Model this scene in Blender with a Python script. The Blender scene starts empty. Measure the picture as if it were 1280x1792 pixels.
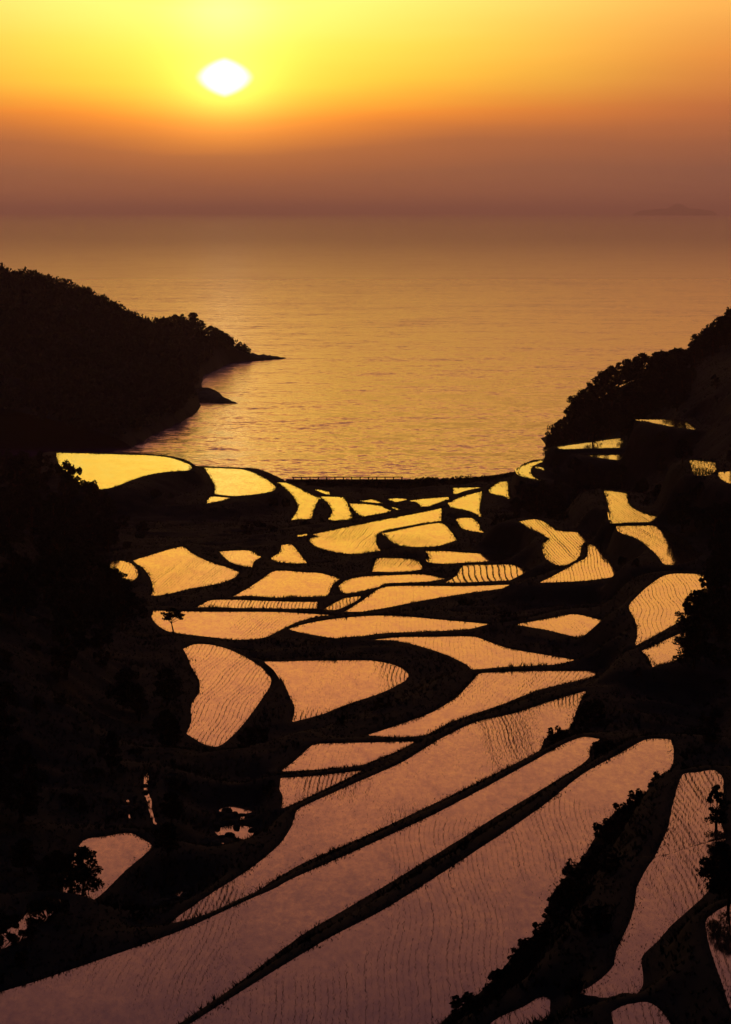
import bpy, math, random
import numpy as np
from mathutils import Vector, Matrix

rng = np.random.default_rng(7)
random.seed(7)
sc = bpy.context.scene
COL = sc.collection

# ------------------------------------------------------------------ camera
CAM_Z = 60.0                       # eye height above the sea, on the hillside lookout
FPX = 5081.0                       # focal length in pixels of the 1280x1792 photograph
PITCH = math.atan(526.0 / FPX)     # camera tilted down
cd = bpy.data.cameras.new('camera')
cam = bpy.data.objects.new('camera', cd)
COL.objects.link(cam)
cam.location = (0, 0, CAM_Z)
cam.rotation_euler = (math.pi / 2 - PITCH, 0, 0)
cd.sensor_fit = 'VERTICAL'
cd.angle = 2 * math.atan(896.0 / FPX)
cd.clip_start = 1.0
cd.clip_end = 600000.0
sc.camera = cam

# ------------------------------------------------------------------ sky and sun
SUN_EL = math.radians(2.6)
SUN_AZ = math.radians(-2.75)       # left of the view axis (+Y)
sun_dir = Vector((math.sin(SUN_AZ) * math.cos(SUN_EL), math.cos(SUN_AZ) * math.cos(SUN_EL), math.sin(SUN_EL)))
sc.view_settings.view_transform = 'Standard'
sc.view_settings.look = 'None'
sc.view_settings.exposure = 0.0
sc.view_settings.gamma = 1.0

world = bpy.data.worlds.new('World')
sc.world = world
world.use_nodes = True
nt = world.node_tree
nt.nodes.clear()
N = nt.nodes.new
def lk(a, b): nt.links.new(a, b)
def wmath(op, a, b=None, c=None, clamp=False):
    n = N('ShaderNodeMath'); n.operation = op; n.use_clamp = clamp
    for i, v in enumerate((a, b, c)):
        if v is None: continue
        if isinstance(v, (int, float)): n.inputs[i].default_value = v
        else: lk(v, n.inputs[i])
    return n.outputs[0]
tc = N('ShaderNodeTexCoord')
nrm = N('ShaderNodeVectorMath'); nrm.operation = 'NORMALIZE'; lk(tc.outputs['Generated'], nrm.inputs[0])
sep = N('ShaderNodeSeparateXYZ'); lk(nrm.outputs[0], sep.inputs[0])
elev = wmath('MULTIPLY', wmath('ARCSINE', sep.outputs['Z']), 180 / math.pi)
azim = wmath('MULTIPLY', wmath('ARCTAN2', sep.outputs['X'], sep.outputs['Y']), 180 / math.pi)
daz = wmath('SUBTRACT', azim, math.degrees(SUN_AZ))
adaz = wmath('ABSOLUTE', daz)
# slow waviness of the haze layers
wv = N('ShaderNodeTexNoise'); wv.inputs['Scale'].default_value = 1.0; wv.inputs['Detail'].default_value = 3.0
wmap = N('ShaderNodeMapping'); wmap.inputs['Scale'].default_value = (6, 6, 60); lk(nrm.outputs[0], wmap.inputs[0]); lk(wmap.outputs[0], wv.inputs['Vector'])
elev_w = wmath('ADD', elev, wmath('MULTIPLY', wmath('SUBTRACT', wv.outputs['Fac'], 0.5), 0.55))
# the boundary of the haze bank dips under the sun
elev_w = wmath('ADD', elev_w, wmath('MULTIPLY', wmath('POWER', 2.718, wmath('MULTIPLY', wmath('MULTIPLY', daz, daz), -0.11)), 0.28))
SKYMAX = 40.0
rfac = wmath('POWER', wmath('DIVIDE', wmath('MAXIMUM', elev_w, 0.0), SKYMAX, None, True), 0.5)   # square root spreads the low stops
def ramp(stops):
    r = N('ShaderNodeValToRGB'); cr = r.color_ramp; cr.interpolation = 'LINEAR'
    while len(cr.elements) > 1: cr.elements.remove(cr.elements[-1])
    for i, (e, c) in enumerate(stops):
        p = min(1.0, (e / SKYMAX) ** 0.5)
        el = cr.elements[0] if i == 0 else cr.elements.new(p)
        el.position = p
        el.color = (c[0] / 2, c[1] / 2, c[2] / 2, 1)
    lk(rfac, r.inputs[0]); return r.outputs['Color']
HIGH = [(14, (.57, .185, .13)), (16.5, (.34, .115, .115)), (21, (.17, .085, .12)), (28, (.07, .07, .11)), (40, (.075, .09, .16))]
SKY_A = ramp([(0, (.165, .062, .058)), (.8, (.19, .060, .052)), (1.35, (.33, .082, .044)), (1.72, (.68, .165, .030)), (2.0, (.93, .25, .024)), (2.3, (1.02, .42, .032)),
              (2.7, (1.1, .66, .05)), (3.3, (1.25, .82, .09)), (4.2, (1.45, 1.0, .21)), (5.2, (1.85, 1.2, .10)), (6.2, (1.9, .93, .10)), (7.5, (1.85, .72, .12)),
              (9.3, (1.65, .54, .165)), (11.4, (1.14, .345, .16))] + HIGH)
SKY_B = ramp([(0, (.135, .058, .060)), (.8, (.16, .058, .056)), (1.4, (.255, .074, .050)), (2.1, (.46, .115, .044)), (3.0, (.78, .25, .05)),
              (4.2, (1.0, .46, .09)), (5.2, (1.45, .66, .09)), (6.2, (1.7, .70, .11)), (7.5, (1.65, .63, .13)), (9.3, (1.4, .51, .16)), (11.4, (1.0, .33, .155))] + HIGH)
mix = N('ShaderNodeMix'); mix.data_type = 'RGBA'
mr = N('ShaderNodeMapRange'); mr.interpolation_type = 'SMOOTHSTEP'
lk(adaz, mr.inputs['Value']); mr.inputs['From Min'].default_value = 1.0; mr.inputs['From Max'].default_value = 11.0
lk(mr.outputs[0], mix.inputs['Factor']); lk(SKY_A, mix.inputs['A']); lk(SKY_B, mix.inputs['B'])
# fade round the compass away from the sunset
mr2 = N('ShaderNodeMapRange'); mr2.interpolation_type = 'SMOOTHSTEP'
lk(adaz, mr2.inputs['Value']); mr2.inputs['From Min'].default_value = 10.0; mr2.inputs['From Max'].default_value = 70.0
mr2.inputs['To Min'].default_value = 2.0; mr2.inputs['To Max'].default_value = 0.06
sca = N('ShaderNodeVectorMath'); sca.operation = 'SCALE'; lk(mix.outputs['Result'], sca.inputs[0]); lk(mr2.outputs[0], sca.inputs['Scale'])
# solar disc and aureole
dot = N('ShaderNodeVectorMath'); dot.operation = 'DOT_PRODUCT'; lk(nrm.outputs[0], dot.inputs[0]); dot.inputs[1].default_value = sun_dir
de = wmath('SUBTRACT', elev, math.degrees(SUN_EL))
ang = wmath('SQRT', wmath('ADD', wmath('MULTIPLY', wmath('MULTIPLY', daz, daz), 0.62), wmath('MULTIPLY', de, de)))
lens = wmath('ADD', wmath('POWER', wmath('DIVIDE', adaz, 0.45), 1.3), wmath('POWER', wmath('DIVIDE', wmath('ABSOLUTE', de), 0.33), 1.7))
front = wmath('GREATER_THAN', dot.outputs['Value'], 0.5)
disc = N('ShaderNodeMapRange'); disc.interpolation_type = 'SMOOTHSTEP'; lk(lens, disc.inputs['Value'])
disc.inputs['From Min'].default_value = 1.5; disc.inputs['From Max'].default_value = 0.55; disc.inputs['To Min'].default_value = 0; disc.inputs['To Max'].default_value = 1.4
halo = wmath('MULTIPLY', wmath('POWER', 2.718, wmath('MULTIPLY', ang, -2.1)), 2.4)
def tint(v, c):
    s = N('ShaderNodeVectorMath'); s.operation = 'SCALE'; s.inputs[0].default_value = c
    lk(wmath('MULTIPLY', v, front), s.inputs['Scale']); return s.outputs[0]
def vadd(a, b):
    s = N('ShaderNodeVectorMath'); s.operation = 'ADD'; lk(a, s.inputs[0]); lk(b, s.inputs[1]); return s.outputs[0]
hx = N('ShaderNodeMapRange'); hx.interpolation_type = 'SMOOTHSTEP'; lk(elev, hx.inputs['Value']); hx.inputs['From Min'].default_value = .2; hx.inputs['From Max'].default_value = 2.2
total = vadd(vadd(sca.outputs[0], tint(disc.outputs[0], (1, 1, 1))), tint(wmath('MULTIPLY', halo, hx.outputs[0]), (1.0, .55, .10)))
pil = N('ShaderNodeMapRange'); pil.interpolation_type = 'SMOOTHSTEP'; lk(de, pil.inputs['Value']); pil.inputs['From Min'].default_value = .3; pil.inputs['From Max'].default_value = 1.5
pillar = wmath('MULTIPLY', wmath('POWER', 2.718, wmath('MULTIPLY', wmath('MULTIPLY', daz, daz), -1.3)), wmath('MULTIPLY', pil.outputs[0], wmath('POWER', 2.718, wmath('MULTIPLY', de, -.5))))
total = vadd(total, tint(pillar, (.35, .30, .30)))
ext = N('ShaderNodeMapRange'); ext.interpolation_type = 'SMOOTHSTEP'; lk(elev, ext.inputs['Value']); ext.inputs['From Min'].default_value = .3; ext.inputs['From Max'].default_value = 2.6   # the haze bank swallows the glow
total = vadd(total, tint(wmath('MULTIPLY', ext.outputs[0], wmath('POWER', 2.718, wmath('MULTIPLY', ang, -.45))), (.30, .15, .012)))
nish = N('ShaderNodeTexSky'); nish.sky_type = 'NISHITA'; nish.sun_disc = False
nish.sun_elevation = SUN_EL; nish.sun_rotation = SUN_AZ
nsc = N('ShaderNodeVectorMath'); nsc.operation = 'SCALE'; lk(nish.outputs[0], nsc.inputs[0]); nsc.inputs['Scale'].default_value = 0.004
total = vadd(total, nsc.outputs[0])
bg = N('ShaderNodeBackground'); lk(total, bg.inputs['Color']); bg.inputs['Strength'].default_value = 1.0
wo = N('ShaderNodeOutputWorld'); lk(bg.outputs[0], wo.inputs['Surface'])

sl = bpy.data.lights.new('sun', 'SUN')
sl.energy = 0.0015; sl.angle = math.radians(4.0); sl.color = (1.0, 0.55, 0.18)
so = bpy.data.objects.new('sun', sl); COL.objects.link(so)
so.rotation_euler = sun_dir.to_track_quat('Z', 'Y').to_euler()
so.location = (-40, 300, 200)

# ------------------------------------------------------------------ helpers
def ray(px, py):
    dy = (896 - py) / FPX
    return ((px - 640) / FPX, math.cos(PITCH) + dy * math.sin(PITCH), -math.sin(PITCH) + dy * math.cos(PITCH))
def at(px, py, z):
    """the point at height z that the photograph shows at (px, py)"""
    r = ray(px, py); t = (CAM_Z - z) / -r[2]
    return (r[0] * t, r[1] * t)
def proj(X, Y, Z):
    dz = Z - CAM_Z; c, s = math.cos(PITCH), math.sin(PITCH)
    depth = Y * c - dz * s; up = Y * s + dz * c
    return 640 + FPX * X / depth, 896 - FPX * up / depth

def mat(name, color, rough=0.8, spec=0.3, ior=1.45):
    m = bpy.data.materials.new(name); m.use_nodes = True
    b = m.node_tree.nodes['Principled BSDF']
    b.inputs['Base Color'].default_value = (*color, 1); b.inputs['Roughness'].default_value = rough
    b.inputs['Specular IOR Level'].default_value = spec; b.inputs['IOR'].default_value = ior
    return m
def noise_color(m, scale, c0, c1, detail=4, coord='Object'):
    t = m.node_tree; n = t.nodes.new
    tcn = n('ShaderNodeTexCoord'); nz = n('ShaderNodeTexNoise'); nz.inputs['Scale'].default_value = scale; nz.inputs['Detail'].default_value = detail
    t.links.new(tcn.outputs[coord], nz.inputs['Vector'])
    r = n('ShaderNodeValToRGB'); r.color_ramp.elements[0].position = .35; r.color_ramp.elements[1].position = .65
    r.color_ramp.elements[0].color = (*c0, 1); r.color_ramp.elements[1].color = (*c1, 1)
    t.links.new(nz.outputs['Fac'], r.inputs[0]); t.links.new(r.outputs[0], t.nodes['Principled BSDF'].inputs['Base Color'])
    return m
def add_bump(m, scale_vec, strength, dist, detail=3, coord='Object', rough=0.5, second=None):
    t = m.node_tree; n = t.nodes.new
    tcn = n('ShaderNodeTexCoord')
    def one(sv, det):
        mp = n('ShaderNodeMapping'); mp.inputs['Scale'].default_value = sv
        nz = n('ShaderNodeTexNoise'); nz.inputs['Scale'].default_value = 1.0; nz.inputs['Detail'].default_value = det; nz.inputs['Roughness'].default_value = rough
        t.links.new(tcn.outputs[coord], mp.inputs[0]); t.links.new(mp.outputs[0], nz.inputs['Vector'])
        return nz.outputs['Fac']
    bp = n('ShaderNodeBump'); bp.inputs['Strength'].default_value = strength; bp.inputs['Distance'].default_value = dist
    t.links.new(one(scale_vec, detail), bp.inputs['Height'])
    last = bp
    if second:
        b2 = n('ShaderNodeBump'); b2.inputs['Strength'].default_value = second[1]; b2.inputs['Distance'].default_value = second[2]
        t.links.new(one(second[0], 2), b2.inputs['Height']); t.links.new(bp.outputs[0], b2.inputs['Normal']); last = b2
    t.links.new(last.outputs[0], t.nodes['Principled BSDF'].inputs['Normal'])
    return m

M = {}
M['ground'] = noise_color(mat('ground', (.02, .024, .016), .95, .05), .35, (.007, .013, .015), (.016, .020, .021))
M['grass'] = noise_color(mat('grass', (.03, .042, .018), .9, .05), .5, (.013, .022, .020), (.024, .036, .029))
M['leaf'] = noise_color(mat('leaf', (.035, .05, .022), .85, .06), .8, (.014, .025, .022), (.026, .040, .033))
M['bark'] = noise_color(mat('bark', (.05, .04, .03), .9, .1), 6, (.03, .024, .018), (.07, .055, .04))
M['rock'] = noise_color(mat('rock', (.05, .045, .04), .9, .1), .6, (.03, .027, .025), (.075, .065, .058))
M['concrete'] = noise_color(mat('concrete', (.16, .15, .14), .9, .1), 1.2, (.1, .095, .09), (.2, .19, .18))
M['metal'] = mat('painted_metal', (.15, .14, .13), .6, .4)
M['rice'] = mat('rice', (.06, .075, .03), .8, .1)
M['water'] = noise_color(mat('paddy_water', (.05, .03, .02), .06, .5, 1.36), .4, (.035, .022, .016), (.075, .045, .03))
M['sea'] = mat('sea_water', (.16, .018, .13), .30, .5, 1.34)
def wave_normals(m, layers):
    """tilts the surface by noise slopes: wind waves too small to mesh out to the horizon"""
    t = m.node_tree; n = t.nodes.new
    tcn = n('ShaderNodeTexCoord'); acc = None
    for sv, ax, ay, det in layers:
        mp = n('ShaderNodeMapping'); mp.inputs['Scale'].default_value = sv; t.links.new(tcn.outputs['Object'], mp.inputs[0])
        nz = n('ShaderNodeTexNoise'); nz.inputs['Scale'].default_value = 1.0; nz.inputs['Detail'].default_value = det; nz.inputs['Roughness'].default_value = .68
        t.links.new(mp.outputs[0], nz.inputs['Vector'])
        sb = n('ShaderNodeVectorMath'); sb.operation = 'SUBTRACT'; t.links.new(nz.outputs['Color'], sb.inputs[0]); sb.inputs[1].default_value = (.5, .5, .5)
        ml = n('ShaderNodeVectorMath'); ml.operation = 'MULTIPLY'; t.links.new(sb.outputs[0], ml.inputs[0]); ml.inputs[1].default_value = (ax, ay, 0)
        if acc is None: acc = ml.outputs[0]
        else:
            ad = n('ShaderNodeVectorMath'); ad.operation = 'ADD'; t.links.new(acc, ad.inputs[0]); t.links.new(ml.outputs[0], ad.inputs[1]); acc = ad.outputs[0]
    ad = n('ShaderNodeVectorMath'); ad.operation = 'ADD'; t.links.new(acc, ad.inputs[0]); ad.inputs[1].default_value = (0, 0, 1)
    no = n('ShaderNodeVectorMath'); no.operation = 'NORMALIZE'; t.links.new(ad.outputs[0], no.inputs[0])
    t.links.new(no.outputs[0], t.nodes['Principled BSDF'].inputs['Normal'])
wave_normals(M['sea'], [((.10, .17, 1), .30, .36, 4), ((.45, .6, 1), .4, .42, 2), ((.012, .035, 1), .1, .22, 3)])
# sheltered water of the bay is smoother than the open sea
_t = M['sea'].node_tree; _g = _t.nodes.new('ShaderNodeTexCoord'); _s = _t.nodes.new('ShaderNodeSeparateXYZ'); _l = _t.nodes.new('ShaderNodeMath'); _m = _t.nodes.new('ShaderNodeMapRange')
_t.links.new(_g.outputs['Object'], _s.inputs[0]); _l.operation = 'LOGARITHM'; _l.inputs[1].default_value = 10; _t.links.new(_s.outputs['Y'], _l.inputs[0]); _t.links.new(_l.outputs[0], _m.inputs['Value'])
_m.inputs['From Min'].default_value = 2.83; _m.inputs['From Max'].default_value = 3.8; _m.inputs['To Min'].default_value = .15; _m.inputs['To Max'].default_value = .355
_t.links.new(_m.outputs[0], _t.nodes['Principled BSDF'].inputs['Roughness'])
wave_normals(M['water'], [((2.4, .8, 1), .03, .035, 3), ((.25, .08, 1), .01, .02, 2)])

def mesh_obj(name, verts, faces, m, parent=None, loc=None):
    me = bpy.data.meshes.new(name)
    verts = np.asarray(verts, dtype=np.float32)
    if isinstance(faces, np.ndarray):
        k = faces.shape[1]; nf = len(faces)
        me.vertices.add(len(verts)); me.vertices.foreach_set('co', verts.ravel())
        me.loops.add(nf * k); me.loops.foreach_set('vertex_index', faces.astype(np.int32).ravel())
        me.polygons.add(nf); me.polygons.foreach_set('loop_start', np.arange(0, nf * k, k, dtype=np.int32))
        me.polygons.foreach_set('loop_total', np.full(nf, k, dtype=np.int32))
        me.update(calc_edges=True)
    else:
        me.from_pydata([tuple(map(float, v)) for v in verts], [], faces); me.update()
    me.materials.append(m)
    o = bpy.data.objects.new(name, me); COL.objects.link(o)
    if parent: o.parent = parent
    if loc is not None: o.location = loc
    return o
def tag(o, label=None, cat=None, group=None, kind=None):
    if label: o['label'] = label
    if cat: o['category'] = cat
    if group: o['group'] = group
    if kind: o['kind'] = kind
    return o
def empty(name, loc, rz=0):
    o = bpy.data.objects.new(name, None); COL.objects.link(o); o.location = loc; o.rotation_euler = (0, 0, rz)
    o.empty_display_size = .5
    return o
def copy_tree(o, parent=None):
    c = o.copy(); COL.objects.link(c)
    if parent: c.parent = parent
    for ch in list(o.children): copy_tree(ch, c)
    return c

def smooth_poly(pts, n=4):
    """rounded closed outline through traced points"""
    P = np.array(pts, float); out = []
    k = len(P)
    for i in range(k):
        p0, p1, p2, p3 = P[i - 1], P[i], P[(i + 1) % k], P[(i + 2) % k]
        a = np.linalg.norm(p1 - p0) + 1e-6; b = np.linalg.norm(p2 - p1) + 1e-6; c = np.linalg.norm(p3 - p2) + 1e-6
        m1 = ((p2 - p0) / (a + b)) * b * .8; m2 = ((p3 - p1) / (b + c)) * b * .8
        c1 = np.dot(p1 - p0, p2 - p1) / (a * b); c2 = np.dot(p2 - p1, p3 - p2) / (b * c)
        if c1 < 0.35: m1 = (p2 - p1) * .5
        if c2 < 0.35: m2 = (p2 - p1) * .5
        for t in np.arange(n) / n:
            h00 = 2*t**3 - 3*t**2 + 1; h10 = t**3 - 2*t**2 + t; h01 = -2*t**3 + 3*t**2; h11 = t**3 - t**2
            out.append(h00 * p1 + h10 * m1 + h01 * p2 + h11 * m2)
    return np.array(out)
def inside(poly, x, y):
    r = np.zeros(x.shape, bool); k = len(poly)
    for i in range(k):
        x0, y0 = poly[i - 1]; x1, y1 = poly[i]
        if y0 == y1: continue
        c = (y0 > y) != (y1 > y)
        r ^= c & (x < (x1 - x0) * (y - y0) / (y1 - y0) + x0)
    return r
def edge_dist(poly, x, y, closed=True):
    d = np.full(x.shape, 1e9, np.float32); k = len(poly)
    for i in range(0 if closed else 1, k):
        ax, ay = poly[i - 1]; bx, by = poly[i]
        ex, ey = bx - ax, by - ay; l = ex * ex + ey * ey + 1e-9
        t = np.clip(((x - ax) * ex + (y - ay) * ey) / l, 0, 1)
        q = (x - ax - t * ex) ** 2 + (y - ay - t * ey) ** 2
        np.minimum(d, q, out=d)
    return np.sqrt(d)
def vnoise(x, y, s, seed=0):
    """smooth value noise"""
    x = np.asarray(x, float) / s + 137.1 + seed * 17.3; y = np.asarray(y, float) / s + 91.7 + seed * 9.1
    xi = np.floor(x).astype(np.int64); yi = np.floor(y).astype(np.int64); fx = x - xi; fy = y - yi
    fx = fx * fx * (3 - 2 * fx); fy = fy * fy * (3 - 2 * fy)
    def h(a, b):
        v = (a * 374761393 + b * 668265263 + seed * 1442695) & 0xffffffff
        v = ((v ^ (v >> 13)) * 1274126177) & 0xffffffff
        return ((v ^ (v >> 16)) & 0xffff) / 65535.0
    return (h(xi, yi) * (1 - fx) + h(xi + 1, yi) * fx) * (1 - fy) + (h(xi, yi + 1) * (1 - fx) + h(xi + 1, yi + 1) * fx) * fy

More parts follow.
